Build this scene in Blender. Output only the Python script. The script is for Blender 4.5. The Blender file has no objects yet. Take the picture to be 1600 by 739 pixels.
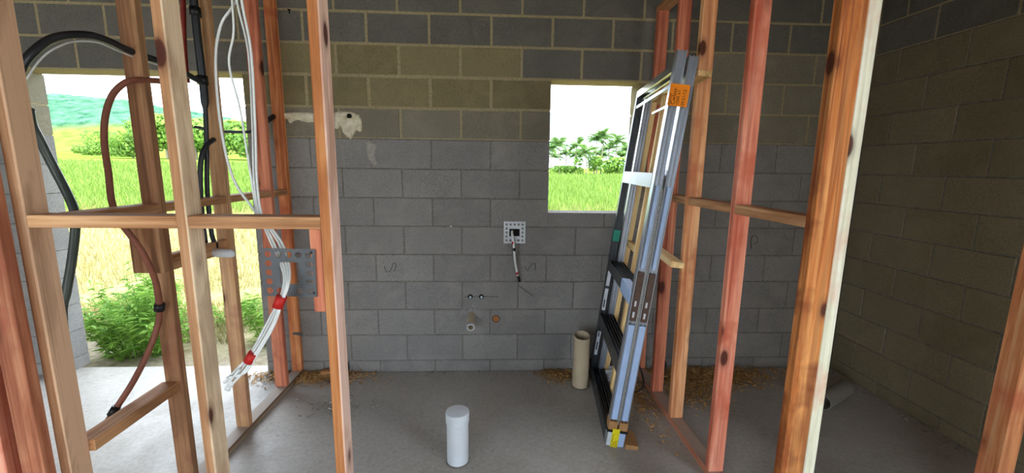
import bpy, bmesh, math, random
import numpy as np
from mathutils import Vector, Matrix, noise
random.seed(7)
RNG = np.random.default_rng(11)
S = bpy.context.scene
COL = S.collection

# ------------------------------------------------------------------ camera
cam_d = bpy.data.cameras.new('camera'); cam = bpy.data.objects.new('camera', cam_d); COL.objects.link(cam)
yaw, pitch, roll = 0.0467, 0.1652, -0.0124
fw = Vector((math.sin(yaw)*math.cos(pitch), math.cos(yaw)*math.cos(pitch), -math.sin(pitch)))
rt = Vector((math.cos(yaw), -math.sin(yaw), 0)); dn = fw.cross(rt)
r2 = rt*math.cos(roll) + dn*math.sin(roll); d2 = -rt*math.sin(roll) + dn*math.cos(roll)
m = Matrix.Identity(4)
for i in range(3):
    m[i][0] = r2[i]; m[i][1] = -d2[i]; m[i][2] = -fw[i]
m.translation = Vector((0.015, -2.906, 1.4955)); cam.matrix_world = m
cam_d.sensor_width = 36; cam_d.lens = 656.28/1600*36; cam_d.clip_start = .02; cam_d.clip_end = 3000
S.camera = cam

# ------------------------------------------------------------------ world, sun, exposure
SKY = 1.0
w = bpy.data.worlds.new('sky'); S.world = w; w.use_nodes = True
nt = w.node_tree; nt.nodes.clear()
def N(nt, t, **k):
    n = nt.nodes.new(t)
    for a, b in k.items():
        if a in n.inputs: n.inputs[a].default_value = b
        else: setattr(n, a, b)
    return n
tc = N(nt, 'ShaderNodeTexCoord'); mp = N(nt, 'ShaderNodeMapping'); mp.inputs['Scale'].default_value = (1, 1, 2.6)
no = N(nt, 'ShaderNodeTexNoise', Scale=2.3, Detail=6, Roughness=.55)
rp = N(nt, 'ShaderNodeValToRGB'); e = rp.color_ramp.elements
e[0].position = .34; e[0].color = (.17, .34, .52, 1); e[1].position = .58; e[1].color = (1.1, 1.17, 1.25, 1)
bg = N(nt, 'ShaderNodeBackground', Strength=SKY); ow = N(nt, 'ShaderNodeOutputWorld')
nt.links.new(tc.outputs['Generated'], mp.inputs['Vector']); nt.links.new(mp.outputs[0], no.inputs['Vector'])
nt.links.new(no.outputs['Fac'], rp.inputs[0]); nt.links.new(rp.outputs[0], bg.inputs[0]); nt.links.new(bg.outputs[0], ow.inputs[0])
sd = bpy.data.lights.new('sun', 'SUN'); sd.energy = 1.5; sd.angle = math.radians(2.5); sd.color = (1, .95, .86)
sun = bpy.data.objects.new('sun', sd); COL.objects.link(sun)
sun.rotation_euler = (math.radians(14), math.radians(38), 0); sun.location = (20, -10, 30)
S.view_settings.view_transform = 'Standard'; S.view_settings.look = 'None'
S.view_settings.gamma = 1; S.view_settings.use_curve_mapping = False
S.view_settings.exposure = 2.97

# ------------------------------------------------------------------ helpers
def lin(c):
    if isinstance(c, str): c = [int(c[i:i+2], 16)/255 for i in (0, 2, 4)]
    return tuple(((v/12.92) if v <= .04045 else ((v+.055)/1.055)**2.4) for v in c) + (1,)
def newmat(name, rough=.8, metal=0, spec=.3):
    mt = bpy.data.materials.new(name); mt.use_nodes = True; t = mt.node_tree
    b = t.nodes['Principled BSDF']; b.inputs['Roughness'].default_value = rough; b.inputs['Metallic'].default_value = metal
    b.inputs['Specular IOR Level'].default_value = spec
    return mt, t, b
def ramp(t, stops, fac):
    r = t.nodes.new('ShaderNodeValToRGB'); el = r.color_ramp.elements
    while len(el) < len(stops): el.new(.5)
    for q, (p, c) in zip(el, stops): q.position = p; q.color = lin(c) if isinstance(c, str) else c
    t.links.new(fac, r.inputs[0]); return r.outputs[0]
def mix(t, fac, a, b, mode='MIX'):
    n = t.nodes.new('ShaderNodeMix'); n.data_type = 'RGBA'; n.blend_type = mode
    for s, v in ((n.inputs[0], fac), (n.inputs[6], a), (n.inputs[7], b)):
        if hasattr(v, 'is_output') or isinstance(v, bpy.types.NodeSocket): t.links.new(v, s)
        elif isinstance(v, str): s.default_value = lin(v)
        else: s.default_value = v
    return n.outputs[2]
def math_(t, op, a, b=None, c=None):
    n = t.nodes.new('ShaderNodeMath'); n.operation = op
    for s, v in zip(n.inputs, (a, b, c)):
        if v is None: continue
        if isinstance(v, bpy.types.NodeSocket): t.links.new(v, s)
        else: s.default_value = v
    return n.outputs[0]
def coords(t, scale=(1, 1, 1), rnd=0., kind='Object'):
    c = t.nodes.new('ShaderNodeTexCoord'); v = c.outputs[kind]
    if rnd:
        oi = t.nodes.new('ShaderNodeObjectInfo'); a = t.nodes.new('ShaderNodeVectorMath'); a.operation = 'MULTIPLY_ADD'
        cb = t.nodes.new('ShaderNodeCombineXYZ')
        for i in range(3): t.links.new(oi.outputs['Random'], cb.inputs[i])
        t.links.new(cb.outputs[0], a.inputs[0]); a.inputs[1].default_value = (rnd, rnd*1.7, rnd*2.3); t.links.new(v, a.inputs[2]); v = a.outputs[0]
    mpn = t.nodes.new('ShaderNodeMapping'); mpn.inputs['Scale'].default_value = scale
    t.links.new(v, mpn.inputs[0]); return mpn.outputs[0]
def noise_(t, vec, scale, detail=4, rough=.55, dist=0):
    n = t.nodes.new('ShaderNodeTexNoise'); n.inputs['Scale'].default_value = scale; n.inputs['Detail'].default_value = detail
    n.inputs['Roughness'].default_value = rough; n.inputs['Distortion'].default_value = dist
    t.links.new(vec, n.inputs['Vector']); return n.outputs['Fac']
def bump(t, b, h, strength=.3, dist=.003):
    n = t.nodes.new('ShaderNodeBump'); n.inputs['Strength'].default_value = strength; n.inputs['Distance'].default_value = dist
    t.links.new(h, n.inputs['Height']); t.links.new(n.outputs[0], b.inputs['Normal'])
def plain(name, c, rough=.6, metal=0, spec=.3, var=.12, sc=30):
    mt, t, b = newmat(name, rough, metal, spec)
    v = coords(t, rnd=5.); n = noise_(t, v, sc, 3)
    base = lin(c); lo = tuple(x*(1-var) for x in base[:3])+(1,); hi = tuple(min(1, x*(1+var)) for x in base[:3])+(1,)
    t.links.new(ramp(t, [(.3, lo), (.7, hi)], n), b.inputs['Base Color']); return mt

def wood(name, dark, midc, light, axis=2, sap_lit=None, knot=True, stain=None):
    """sawn pine: grain runs along the local axis; sap = (axis, threshold, colour) sapwood on one side of the board, its colour lightened to paint in side light"""
    mt, t, b = newmat(name, .72, 0, .25)
    up = lambda c, k=1.32: tuple(min(.85, q*k) for q in lin(c)[:3]) + (1,)
    dark, midc, light = up(dark, 1.1), up(midc), up(light)
    stain = up(stain, 1.2) if stain else None
    if sap_lit: sap_lit = (sap_lit[0], sap_lit[1], up(sap_lit[2], 1.6))  # sapwood colour raised to paint light falling on that face
    sc = [46, 46, 46]; sc[axis] = 1.6
    v = coords(t, tuple(sc), rnd=9.)
    g = noise_(t, v, 1.0, 5, .6, .6)
    sc2 = [14, 14, 14]; sc2[axis] = .9
    g2 = noise_(t, coords(t, tuple(sc2), rnd=3.), 1.0, 3, .5, .8)
    c = ramp(t, [(.34, dark), (.48, midc), (.64, light)], g2)
    c2 = ramp(t, [(.36, dark), (.50, midc), (.64, light)], g)
    c = mix(t, .5, c, c2)
    if sap_lit:
        ax, th, colr = sap_lit
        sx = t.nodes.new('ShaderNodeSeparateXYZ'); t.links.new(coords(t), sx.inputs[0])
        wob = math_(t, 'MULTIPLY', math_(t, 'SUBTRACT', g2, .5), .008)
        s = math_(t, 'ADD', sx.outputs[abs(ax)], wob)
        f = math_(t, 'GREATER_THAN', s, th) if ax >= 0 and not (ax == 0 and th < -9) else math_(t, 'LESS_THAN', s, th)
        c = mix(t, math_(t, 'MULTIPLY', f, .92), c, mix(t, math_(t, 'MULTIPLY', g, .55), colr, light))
    if stain:
        s2 = noise_(t, coords(t, (5, 5, 5), rnd=7.), 1., 3)
        c = mix(t, ramp(t, [(.52, (0, 0, 0, 1)), (.66, (.75, .75, .75, 1))], s2), c, stain)
    scw = [9, 9, 9]; scw[axis] = 2.2
    gw = noise_(t, coords(t, tuple(scw), rnd=11.), 1., 4, .6, .5)
    c = mix(t, ramp(t, [(.34, (.5, .5, .5, 1)), (.5, (0, 0, 0, 1))], gw), c, dark)
    # fine dark growth lines
    sc3 = [120, 120, 120]; sc3[axis] = 1.2
    ln = noise_(t, coords(t, tuple(sc3), rnd=2.), 1., 2, .5, .3)
    c = mix(t, ramp(t, [(.30, (.45, .45, .45, 1)), (.44, (0, 0, 0, 1))], ln), c, dark)
    if knot:
        vo = t.nodes.new('ShaderNodeTexVoronoi'); sk = [6.5, 6.5, 6.5]; sk[axis] = 3.0
        t.links.new(coords(t, tuple(sk), rnd=4.), vo.inputs['Vector']); vo.inputs['Scale'].default_value = 1
        c = mix(t, ramp(t, [(.0, (1, 1, 1, 1)), (.11, (.95, .95, .95, 1)), (.145, (.3, .3, .3, 1)), (.22, (0, 0, 0, 1))], vo.outputs['Distance']), c, '4a2016')
    t.links.new(c, b.inputs['Base Color']); bump(t, b, g, .25, .002)
    return mt

def block_mat(name, cols, tint):
    mt, t, b = newmat(name, .95, 0, .1)
    oi = t.nodes.new('ShaderNodeObjectInfo'); ge = t.nodes.new('ShaderNodeNewGeometry')
    pos = ge.outputs['Position']
    base = ramp(t, [(0, cols[0]), (.5, cols[1]), (1, cols[2])], oi.outputs['Random'])
    v = coords(t, rnd=7.)
    n1 = noise_(t, v, 120, 5, .75); n2 = noise_(t, pos, 5.5, 6, .65, .4); n3 = noise_(t, v, 260, 3, .7); n4 = noise_(t, pos, 1.6, 4, .6)
    c = mix(t, 1., base, ramp(t, [(.28, (.62, .62, .63, 1)), (.72, (1.25, 1.24, 1.22, 1))], n1), 'MULTIPLY')
    c = mix(t, ramp(t, [(.45, (0, 0, 0, 1)), (.72, (.6, .6, .6, 1))], n2), c, tint)
    c = mix(t, ramp(t, [(.35, (.45, .45, .45, 1)), (.55, (0, 0, 0, 1))], n4), c, cols[0])
    c = mix(t, ramp(t, [(.30, (.85, .85, .85, 1)), (.37, (0, 0, 0, 1))], n3), c, '25221e')
    t.links.new(c, b.inputs['Base Color']); bump(t, b, n1, .8, .006); return mt

def mesh(name, verts, faces, smooth=False):
    me = bpy.data.meshes.new(name); me.from_pydata([tuple(v) for v in verts], [], faces); me.update()
    if smooth:
        for p in me.polygons: p.use_smooth = True
    return me
ORG = {}
def link(name, me, mat=None, parent=None, loc=(0, 0, 0)):
    """link a mesh whose coordinates are relative to loc (world)"""
    o = bpy.data.objects.new(name, me); COL.objects.link(o)
    if mat and me is not None and not me.materials: me.materials.append(mat)
    loc = Vector(loc); ORG[o.name] = loc
    if parent is not None: o.parent = parent; o.location = loc - ORG[parent.name]
    else: o.location = loc
    return o
def tag(o, label=None, cat=None, group=None, kind=None):
    if label: o['label'] = label
    if cat: o['category'] = cat
    if group: o['group'] = group
    if kind: o['kind'] = kind
    return o
def empty(name, loc, label=None, cat=None, group=None):
    o = link(name, None, None, None, loc); o.empty_display_size = .05
    return tag(o, label, cat, group)
def box_bm(bm, x0, x1, y0, y1, z0, z1):
    v = [bm.verts.new(p) for p in ((x0,y0,z0),(x1,y0,z0),(x1,y1,z0),(x0,y1,z0),(x0,y0,z1),(x1,y0,z1),(x1,y1,z1),(x0,y1,z1))]
    for f in ((0,3,2,1),(4,5,6,7),(0,1,5,4),(1,2,6,5),(2,3,7,6),(3,0,4,7)): bm.faces.new([v[i] for i in f])
def finish(bm, name, bevel=0, smooth=False):
    if bevel: bmesh.ops.bevel(bm, geom=list(bm.edges), offset=bevel, segments=1, affect='EDGES', clamp_overlap=True)
    bmesh.ops.recalc_face_normals(bm, faces=list(bm.faces))
    me = bpy.data.meshes.new(name); bm.to_mesh(me); bm.free()
    if smooth:
        for p in me.polygons: p.use_smooth = True
    return me
def board(name, x0, x1, y0, y1, z0, z1, mat, parent=None, bevel=.002, loc=None):
    """a box in world coordinates with its own origin at its base"""
    loc = Vector(loc) if loc is not None else Vector(((x0+x1)/2, (y0+y1)/2, z0))
    bm = bmesh.new(); box_bm(bm, x0-loc.x, x1-loc.x, y0-loc.y, y1-loc.y, z0-loc.z, z1-loc.z)
    return link(name, finish(bm, name, bevel), mat, parent, loc)
def spline(pts, n=6):
    P = [Vector(p) for p in pts]; P = [P[0]*2-P[1]] + P + [P[-1]*2-P[-2]]; out = []
    for i in range(1, len(P)-2):
        a, b, c, d = P[i-1:i+3]
        for k in range(n):
            s = k/n; out.append(.5*((2*b)+(c-a)*s+(2*a-5*b+4*c-d)*s*s+(3*b-a-3*c+d)*s**3))
    return out + [P[-2]]
def tube_data(path, r, seg=8, cap=True):
    V = []; F = []; up = None
    rr = r if hasattr(r, '__len__') else [r]*len(path)
    for i, p in enumerate(path):
        d = (path[min(i+1, len(path)-1)]-path[max(i-1, 0)]).normalized()
        if up is None: up = d.orthogonal().normalized()
        up = (up-d*up.dot(d)).normalized(); s = d.cross(up)
        for k in range(seg):
            a = 2*math.pi*k/seg; V.append(p+(up*math.cos(a)+s*math.sin(a))*rr[i])
    for i in range(len(path)-1):
        for k in range(seg):
            F.append((i*seg+k, i*seg+(k+1) % seg, (i+1)*seg+(k+1) % seg, (i+1)*seg+k))
    if cap: F.append(tuple(range(seg-1, -1, -1))); F.append(tuple(range((len(path)-1)*seg, len(path)*seg)))
    return V, F
def tube(name, pts, r, mat, parent=None, seg=8, sub=6, loc=None, smooth=True):
    path = spline(pts, sub) if sub > 1 and len(pts) > 2 else [Vector(p) for p in pts]
    loc = Vector(loc) if loc is not None else path[0].copy()
    V, F = tube_data(path, r, seg); me = mesh(name, [v-loc for v in V], F, False)
    if smooth:
        for p in me.polygons: p.use_smooth = len(p.vertices) == 4
    return link(name, me, mat, parent, loc)
def lathe(name, prof, mat, parent=None, loc=(0, 0, 0), seg=28, smooth=True, axis=None):
    """prof: (r, z) pairs, open polyline revolved around the local z"""
    V = []; F = []
    for r, z in prof:
        for k in range(seg):
            a = 2*math.pi*k/seg; V.append(Vector((r*math.cos(a), r*math.sin(a), z)))
    for i in range(len(prof)-1):
        for k in range(seg): F.append((i*seg+k, i*seg+(k+1) % seg, (i+1)*seg+(k+1) % seg, (i+1)*seg+k))
    if axis is not None:
        q = Vector((0, 0, 1)).rotation_difference(Vector(axis)); V = [q @ v for v in V]
    me = mesh(name, V, F, False)
    o = link(name, me, mat, parent, loc)
    if smooth:
        for p in me.polygons: p.use_smooth = True
        md = o.modifiers.new('edges', 'EDGE_SPLIT'); md.split_angle = math.radians(40)
    return o

# ------------------------------------------------------------------ materials
M = {}
M['block'] = block_mat('grey_block', ('84817e', '8b8885', '918e8a'), '9d9890')
M['block_top'] = block_mat('upper_block', ('7f7557', '877c5c', '8f8464'), '968a64')
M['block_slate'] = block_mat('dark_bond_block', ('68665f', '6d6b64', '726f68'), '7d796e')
M['block_mid'] = block_mat('grey_brown_block', ('807a6a', '878170', '8e8876'), '979080')
M['block_side'] = block_mat('side_block', ('7d745c', '847b62', '8b826a'), '928a70')
def rough_conc(name, a, b_, sc=60):
    mt, t, b = newmat(name, .95, 0, .1); v = coords(t, kind='Object')
    n1 = noise_(t, v, sc, 5, .65); t.links.new(ramp(t, [(.3, a), (.7, b_)], n1), b.inputs['Base Color']); bump(t, b, n1, .6, .006); return mt
M['mortar_top'] = rough_conc('upper_mortar', '8c8062', 'a89b7a')
M['mortar'] = rough_conc('lower_mortar', '5a564f', '858078')
M['render'] = rough_conc('cement_render', '7d776c', '948d80', 20)
# slab
mt, t, b = newmat('slab_concrete', .62, 0, .35); v = coords(t)
n1 = noise_(t, v, 1.3, 6, .6); n2 = noise_(t, v, 45, 4, .6); n3 = noise_(t, v, 6, 5, .65, .6)
c = ramp(t, [(.3, '9c968d'), (.55, 'afaaa3'), (.75, 'bdb9b3')], n1)
c = mix(t, ramp(t, [(.5, (0, 0, 0, 1)), (.75, (.5, .5, .5, 1))], n3), c, '958a7c')
c = mix(t, .35, c, ramp(t, [(.3, '8d877f'), (.7, 'c6c2bb')], n2)); t.links.new(c, b.inputs['Base Color'])
t.links.new(ramp(t, [(.3, (.34, .34, .34, 1)), (.7, (.6, .6, .6, 1))], n3), b.inputs['Roughness']); bump(t, b, n2, .15, .003)
M['slab'] = mt
M['roof'] = wood('roof_timber', '3a2a1c', '52402c', '66523a', 0, knot=False)
# outdoor ground
mt, t, b = newmat('field_ground', 1, 0, 0); v = coords(t)
sp = t.nodes.new('ShaderNodeSeparateXYZ'); t.links.new(v, sp.inputs[0])
n1 = noise_(t, v, .8, 5, .6); n2 = noise_(t, v, 14, 4, .7); n3 = noise_(t, v, .07, 4, .6)
yy = math_(t, 'ADD', sp.outputs[1], math_(t, 'MULTIPLY', math_(t, 'SUBTRACT', n1, .5), 2.2))
dry = ramp(t, [(.35, '746b44'), (.6, '8c855c'), (.75, '7d804a')], n2)
sand = ramp(t, [(.3, '7a6d58'), (.5, '958a77'), (.7, 'a79f90')], n2)
green = ramp(t, [(.35, '4f6724'), (.65, '667d35')], n3)
mr = t.nodes.new('ShaderNodeMapRange'); mr.inputs[1].default_value = .5; mr.inputs[2].default_value = 1.3; t.links.new(yy, mr.inputs[0])
mr2 = t.nodes.new('ShaderNodeMapRange'); mr2.inputs[1].default_value = 8; mr2.inputs[2].default_value = 16; t.links.new(yy, mr2.inputs[0])
t.links.new(mix(t, mr2.outputs[0], mix(t, mr.outputs[0], sand, dry), green), b.inputs['Base Color']); bump(t, b, n2, .5, .03)
M['ground'] = mt
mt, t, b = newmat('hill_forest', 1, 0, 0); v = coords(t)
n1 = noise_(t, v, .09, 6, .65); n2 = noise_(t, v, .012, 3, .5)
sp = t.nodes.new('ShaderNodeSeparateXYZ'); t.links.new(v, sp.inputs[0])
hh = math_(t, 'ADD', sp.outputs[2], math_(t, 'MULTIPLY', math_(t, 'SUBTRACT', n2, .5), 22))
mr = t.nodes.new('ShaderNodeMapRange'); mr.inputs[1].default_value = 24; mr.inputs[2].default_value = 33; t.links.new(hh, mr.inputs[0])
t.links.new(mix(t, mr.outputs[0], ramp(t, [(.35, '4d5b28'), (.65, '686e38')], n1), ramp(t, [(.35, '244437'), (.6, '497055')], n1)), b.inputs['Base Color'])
M['hill'] = mt
def leaf_mat(name, a, b_, trans=.35):
    mt, t, b = newmat(name, .6, 0, .2); oi = t.nodes.new('ShaderNodeNewGeometry')
    n = noise_(t, coords(t), 1.4, 3); f = math_(t, 'ADD', math_(t, 'MULTIPLY', oi.outputs['Random Per Island'], .6), math_(t, 'MULTIPLY', n, .4))
    c = ramp(t, [(.2, a), (.8, b_)], f); t.links.new(c, b.inputs['Base Color'])
    tr = t.nodes.new('ShaderNodeBsdfTranslucent'); t.links.new(c, tr.inputs[0]); mx = t.nodes.new('ShaderNodeMixShader'); mx.inputs[0].default_value = trans
    out = t.nodes['Material Output']; t.links.new(b.outputs[0], mx.inputs[1]); t.links.new(tr.outputs[0], mx.inputs[2]); t.links.new(mx.outputs[0], out.inputs[0]); return mt
M['leaf'] = leaf_mat('weed_leaf', '5c8b30', 'a1c45c'); M['tree_leaf'] = leaf_mat('tree_leaf', '4a712f', '8aaa4b'); M['palm_leaf'] = leaf_mat('palm_leaf', '3c6237', '7f9a58')
M['grass_dry'] = leaf_mat('dry_grass', '776e40', '959062'); M['grass_green'] = leaf_mat('green_grass', '4e6a24', '758b40')
M['bark'] = plain('bark', '8d8270', .9, var=.2)

M['yard'] = rough_conc('pale_bounce_yard', 'b5aea2', 'd2ccc2', 8)  # unseen yard, made pale to bounce light into the room
# ------------------------------------------------------------------ room shell
# heights of the bed joints above the slab, from the footing course upwards
ZJ = [0, .09, .286, .478, .684, .879, 1.08, 1.275, 1.471, 1.668, 1.866, 2.067, 2.263, 2.456, 2.65, 2.845]
ZT = 2.80
XR = 2.607           # right wall face
TH = .19             # block thickness
floor = board('floor', -6, XR+.2, -9, .12, -.14, 0, M['slab'], None, 0, (0, 0, 0)); tag(floor, kind='structure')
sub = board('trim_1', -6, XR+.2, -9, TH+.0, -.45, -.14, M['render'], None, 0, (0, 0, -.45)); tag(sub, kind='structure')

block_cache = {}
def block_mesh(L, H, D, ch, mat):
    key = (round(L, 3), round(H, 3), mat.name, random.randrange(4))
    if key not in block_cache:
        bm = bmesh.new()
        jt = lambda: random.uniform(-.0014, .0014)
        xs = [-L/2, -L/6, L/6, L/2]
        def ring(y, i):
            j = jt if y < D-.01 else (lambda: 0)
            lo = [(max(-L/2+i, min(L/2-i, x)) + j()*.6, y, i+j()) for x in xs]; hi = [(max(-L/2+i, min(L/2-i, x)) + j()*.6, y, H-i+j()) for x in xs[::-1]]
            return [bm.verts.new(p) for p in lo+hi]
        a = ring(0, ch); b2 = ring(ch, 0); c2 = ring(D, 0)
        bm.faces.new(a)
        for p, q in ((a, b2), (b2, c2)):
            for k in range(8): bm.faces.new((p[k], p[(k+1) % 8], q[(k+1) % 8], q[k]))
        bm.faces.new(c2[::-1])
        me = finish(bm, 'block'); me.materials.append(mat); block_cache[key] = me
    return block_cache[key]
def intervals(x0, x1, z0, z1, holes):
    out = [(x0, x1)]
    for a, b_, c, d in holes:
        if z1 <= c+.02 or z0 >= d-.02: continue
        nx = []
        for p, q in out:
            if b_ <= p or a >= q: nx.append((p, q)); continue
            if a > p: nx.append((p, a))
            if b_ < q: nx.append((b_, q))
        out = nx
    return out
HOLES = [(-3.0, -1.6, -.01, 2.067), (.4, 1.0, 1.178, 2.067)]
def rows(zs, holes):
    return [(k, zs[k], zs[k+1]) for k in range(len(zs)-1)]
def pieces(x0, x1, z0, z1, holes):
    """stretches of one course: whole height beside the openings, cut height under a sill"""
    out = [(p, q, z0, z1) for p, q in intervals(x0, x1, z0, z1, holes)]
    for a, b_, c, d in holes:
        if z0+.03 < c < z1-.03: out.append((a, b_, z0, c))
    return out
# back wall: a mortar core with each block set in it
bm = bmesh.new(); mats_i = []
for k, z0, z1 in rows(ZJ, HOLES):
    z1 = min(z1, ZT)
    for p, q, z0, z1 in pieces(-6, XR+.19, z0, z1, HOLES):
        n0 = len(bm.faces); rec = .0025 if k >= 9 else .0045
        box_bm(bm, p+(.004 if p > -6 else 0), q-(.004 if q < XR else 0), rec, TH-.004, z0, z1)
        bm.faces.ensure_lookup_table()
        for f in bm.faces[n0:]: f.material_index = 1 if k >= 9 else 0
me = finish(bm, 'wall_back'); me.materials.append(M['mortar']); me.materials.append(M['mortar_top'])
wall_back = link('wall_back', me, None, None, (0, 0, 0)); tag(wall_back, kind='structure')
def put_block(parent, L, H, mat, pos, rotz=0, jitter=True):
    o = bpy.data.objects.new('block', block_mesh(L, H, TH, .004 if mat is not M['block_top'] else .006, mat)); COL.objects.link(o); o.parent = parent
    o.location = Vector(pos) + Vector((0, random.uniform(-.0012, .0012), 0)); o.rotation_euler = (random.uniform(-.003, .003), 0, rotz)
    ORG[o.name] = Vector(pos)
def odd_row(k): return k % 2 == 0          # footing course k=0 is photo row 12
for k, z0, z1 in rows(ZJ, HOLES):
    z1 = min(z1, ZT); top = k >= 9
    jw = .013 if top else .0065
    joints = [(.4*i + (.2 if (12-k) % 2 else 0)) for i in range(-12, 9)]
    for p, q, z0, z1 in pieces(-3.75, XR, z0, z1, HOLES):
        cs = [p] + [x for x in joints if p+.05 < x < q-.05] + [q]
        for a, b_ in zip(cs[:-1], cs[1:]):
            ga = jw/2 if a > p or a == -3.75 else 0; gb = jw/2 if b_ < q else (0 if q < XR else .004)
            L = b_-a-ga-gb; H = z1-z0-jw
            xm = a+ga+L/2
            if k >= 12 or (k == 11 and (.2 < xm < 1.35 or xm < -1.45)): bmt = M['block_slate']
            elif k >= 9 and (xm > 1.15 or xm < -1.6 or k == 9): bmt = M['block_mid']
            else: bmt = M['block_top'] if top else M['block']
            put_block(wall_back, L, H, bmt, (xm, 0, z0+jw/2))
# right wall
RHOLE = [(-5.2, -2.95, .0, 2.45)]  # unseen doorway, sized and placed to light the back wall from the right
bm = bmesh.new()
for k, z0, z1 in rows(ZJ, []):
    z1 = min(z1, ZT)
    for p, q in intervals(-9, 0, z0, z1, RHOLE):
        n0 = len(bm.faces); box_bm(bm, XR+.0035, XR+TH, p, q, z0, z1); bm.faces.ensure_lookup_table()
        for f in bm.faces[n0:]: f.material_index = 1 if k >= 12 else 0
me = finish(bm, 'wall_right'); me.materials.append(M['mortar']); me.materials.append(M['mortar_top'])
wall_right = link('wall_right', me, None, None, (0, 0, 0)); tag(wall_right, kind='structure')
for k, z0, z1 in rows(ZJ, []):
    z1 = min(z1, ZT); jw = .010 if k >= 12 else .006
    off = -.39 if (12-k) % 2 == 0 else -.19
    off = -.19 if (12-k) % 2 == 1 else -.39
    js = [0] + [off-.4*i for i in range(7) if off-.4*i > -2.9] + [-2.95]
    for a, b_ in zip(js[:-1], js[1:]):
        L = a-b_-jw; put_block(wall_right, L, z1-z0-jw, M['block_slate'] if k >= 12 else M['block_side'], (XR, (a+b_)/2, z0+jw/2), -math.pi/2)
# walls out of view: far left and an added front, its opening shaped to light the room
def plain_wall(name, boxes):
    bm = bmesh.new()
    for bx in boxes: box_bm(bm, *bx)
    return tag(link(name, finish(bm, name), M['render']), kind='structure')
plain_wall('wall_left', [(-6.2, -6, -9, .19, 0, ZT)])
plain_wall('wall_front', [(-6, -4.6, -5.4, -5.2, 0, ZT), (-4.6, -.6, -5.4, -5.2, 2.4, ZT), (-.6, XR, -5.4, -5.2, 0, ZT)])
ceil = board('ceiling', -6.6, XR+.5, -5.8, .7, ZT, ZT+.06, M['roof'], None, 0, (0, 0, ZT)); tag(ceil, kind='structure')

# ------------------------------------------------------------------ outdoors
def terrain_h(x, y):
    d = max(0., y-25)
    l = min(1, max(0, (-x/(y+3) - .25)/.3))
    return -.1 + l*d*.028 + .05*noise.noise(Vector((x*.15, y*.15, 0)))*min(1, max(0, (y-.4)/2))
ys = [.19, .3, .5, .8, 1.2, 1.8, 2.6, 3.6, 5, 7, 10, 14, 20, 28, 40, 60, 90, 130, 190, 270, 380, 520, 750]
us = np.linspace(-2.2, 1.6, 60)
V = []; F = []
for y in ys:
    for u in us: x = u*(y+6); V.append((x, y, terrain_h(x, y)))
nu = len(us)
for i in range(len(ys)-1):
    for j in range(nu-1): F.append((i*nu+j, i*nu+j+1, (i+1)*nu+j+1, (i+1)*nu+j))
g = link('ground', mesh('ground', V, F, True), M['ground']); tag(g, kind='structure')
bm = bmesh.new()
box_bm(bm, XR+.21, 40, -60, .19, -.5, -.1); box_bm(bm, -40, XR+.21, -60, -9, -.5, -.1); box_bm(bm, -40, -6.2, -9, .19, -.5, -.1)
g2 = link('ground_yard', finish(bm, 'ground_yard'), M['yard']); tag(g2, kind='structure')
# hill
rx = [-900, -700, -535, -435, -360, -290, -150, -40, 60]; rh = [50, 62, 70, 67, 58, 43, 20, 4, 0]
V = []; F = []; nx, ny = 150, 60
for j in range(ny):
    t_ = j/(ny-1); y = 260 + 340*t_
    for i in range(nx):
        x = -900 + 960*i/(nx-1); h = np.interp(x*520/y, rx, rh)
        s = max(0, math.sin(min(1, t_/.78)*math.pi/2)**1.5)
        z = 2 + h*s + min(1, h*s/12)*(3.2*noise.noise(Vector((x*.05, y*.05, 1))) + 2.6*noise.noise(Vector((x*.16, y*.16, 4))) + 7*noise.noise(Vector((x*.012, y*.012, 2))))
        V.append((x, y, z if h*s > .3 else -2))
for j in range(ny-1):
    for i in range(nx-1): F.append((j*nx+i, j*nx+i+1, (j+1)*nx+i+1, (j+1)*nx+i))
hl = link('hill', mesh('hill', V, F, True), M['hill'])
tag(hl, 'green forested hill rising behind the field in the left opening', 'hill')
# grass
def grass(name, n, ymin, ymax, hfun, wfun, mat, label, keep=lambda x, y: True):
    V = []; F = []; k = 0
    for _ in range(n):
        y = math.exp(random.uniform(math.log(ymin), math.log(ymax)))
        u = random.uniform(-1.25, -.38) if random.random() < .55 else random.uniform(-.2, .6)
        x = u*(y+2.9) + random.gauss(0, .1)
        if not keep(x, y): continue
        h = hfun(y)*random.uniform(.5, 1.2); wd = wfun(y); a = random.uniform(0, 6.28); ln = random.uniform(.1, .6)*h
        z = terrain_h(x, y)-.01; dx, dy = math.cos(a), math.sin(a); b_ = random.uniform(0, 6.28)
        lx, ly = math.cos(b_)*ln, math.sin(b_)*ln
        V += [(x-dx*wd, y-dy*wd, z), (x+dx*wd, y+dy*wd, z), (x+lx*.4+dx*wd*.7, y+ly*.4+dy*wd*.7, z+h*.6), (x+lx*.4-dx*wd*.7, y+ly*.4-dy*wd*.7, z+h*.6), (x+lx, y+ly, z+h)]
        F += [(k, k+1, k+2, k+3), (k+3, k+2, k+4)]; k += 5
    o = link(name, mesh(name, V, F), mat); return tag(o, label, 'grass', kind='stuff')
grass('dry_grass', 36000, .75, 14, lambda y: .10+.012*y, lambda y: .0025+.0007*y, M['grass_dry'], 'pale dry grass growing on the yard outside the openings', lambda x, y: noise.noise(Vector((x*1.2, y*1.2, 3))) > -.25 or y > 3)
grass('tall_grass', 34000, 11, 75, lambda y: .25+.012*min(y, 40), lambda y: .004+.0011*y, M['grass_green'], 'bright green tall grass of the field beyond the yard')
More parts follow.
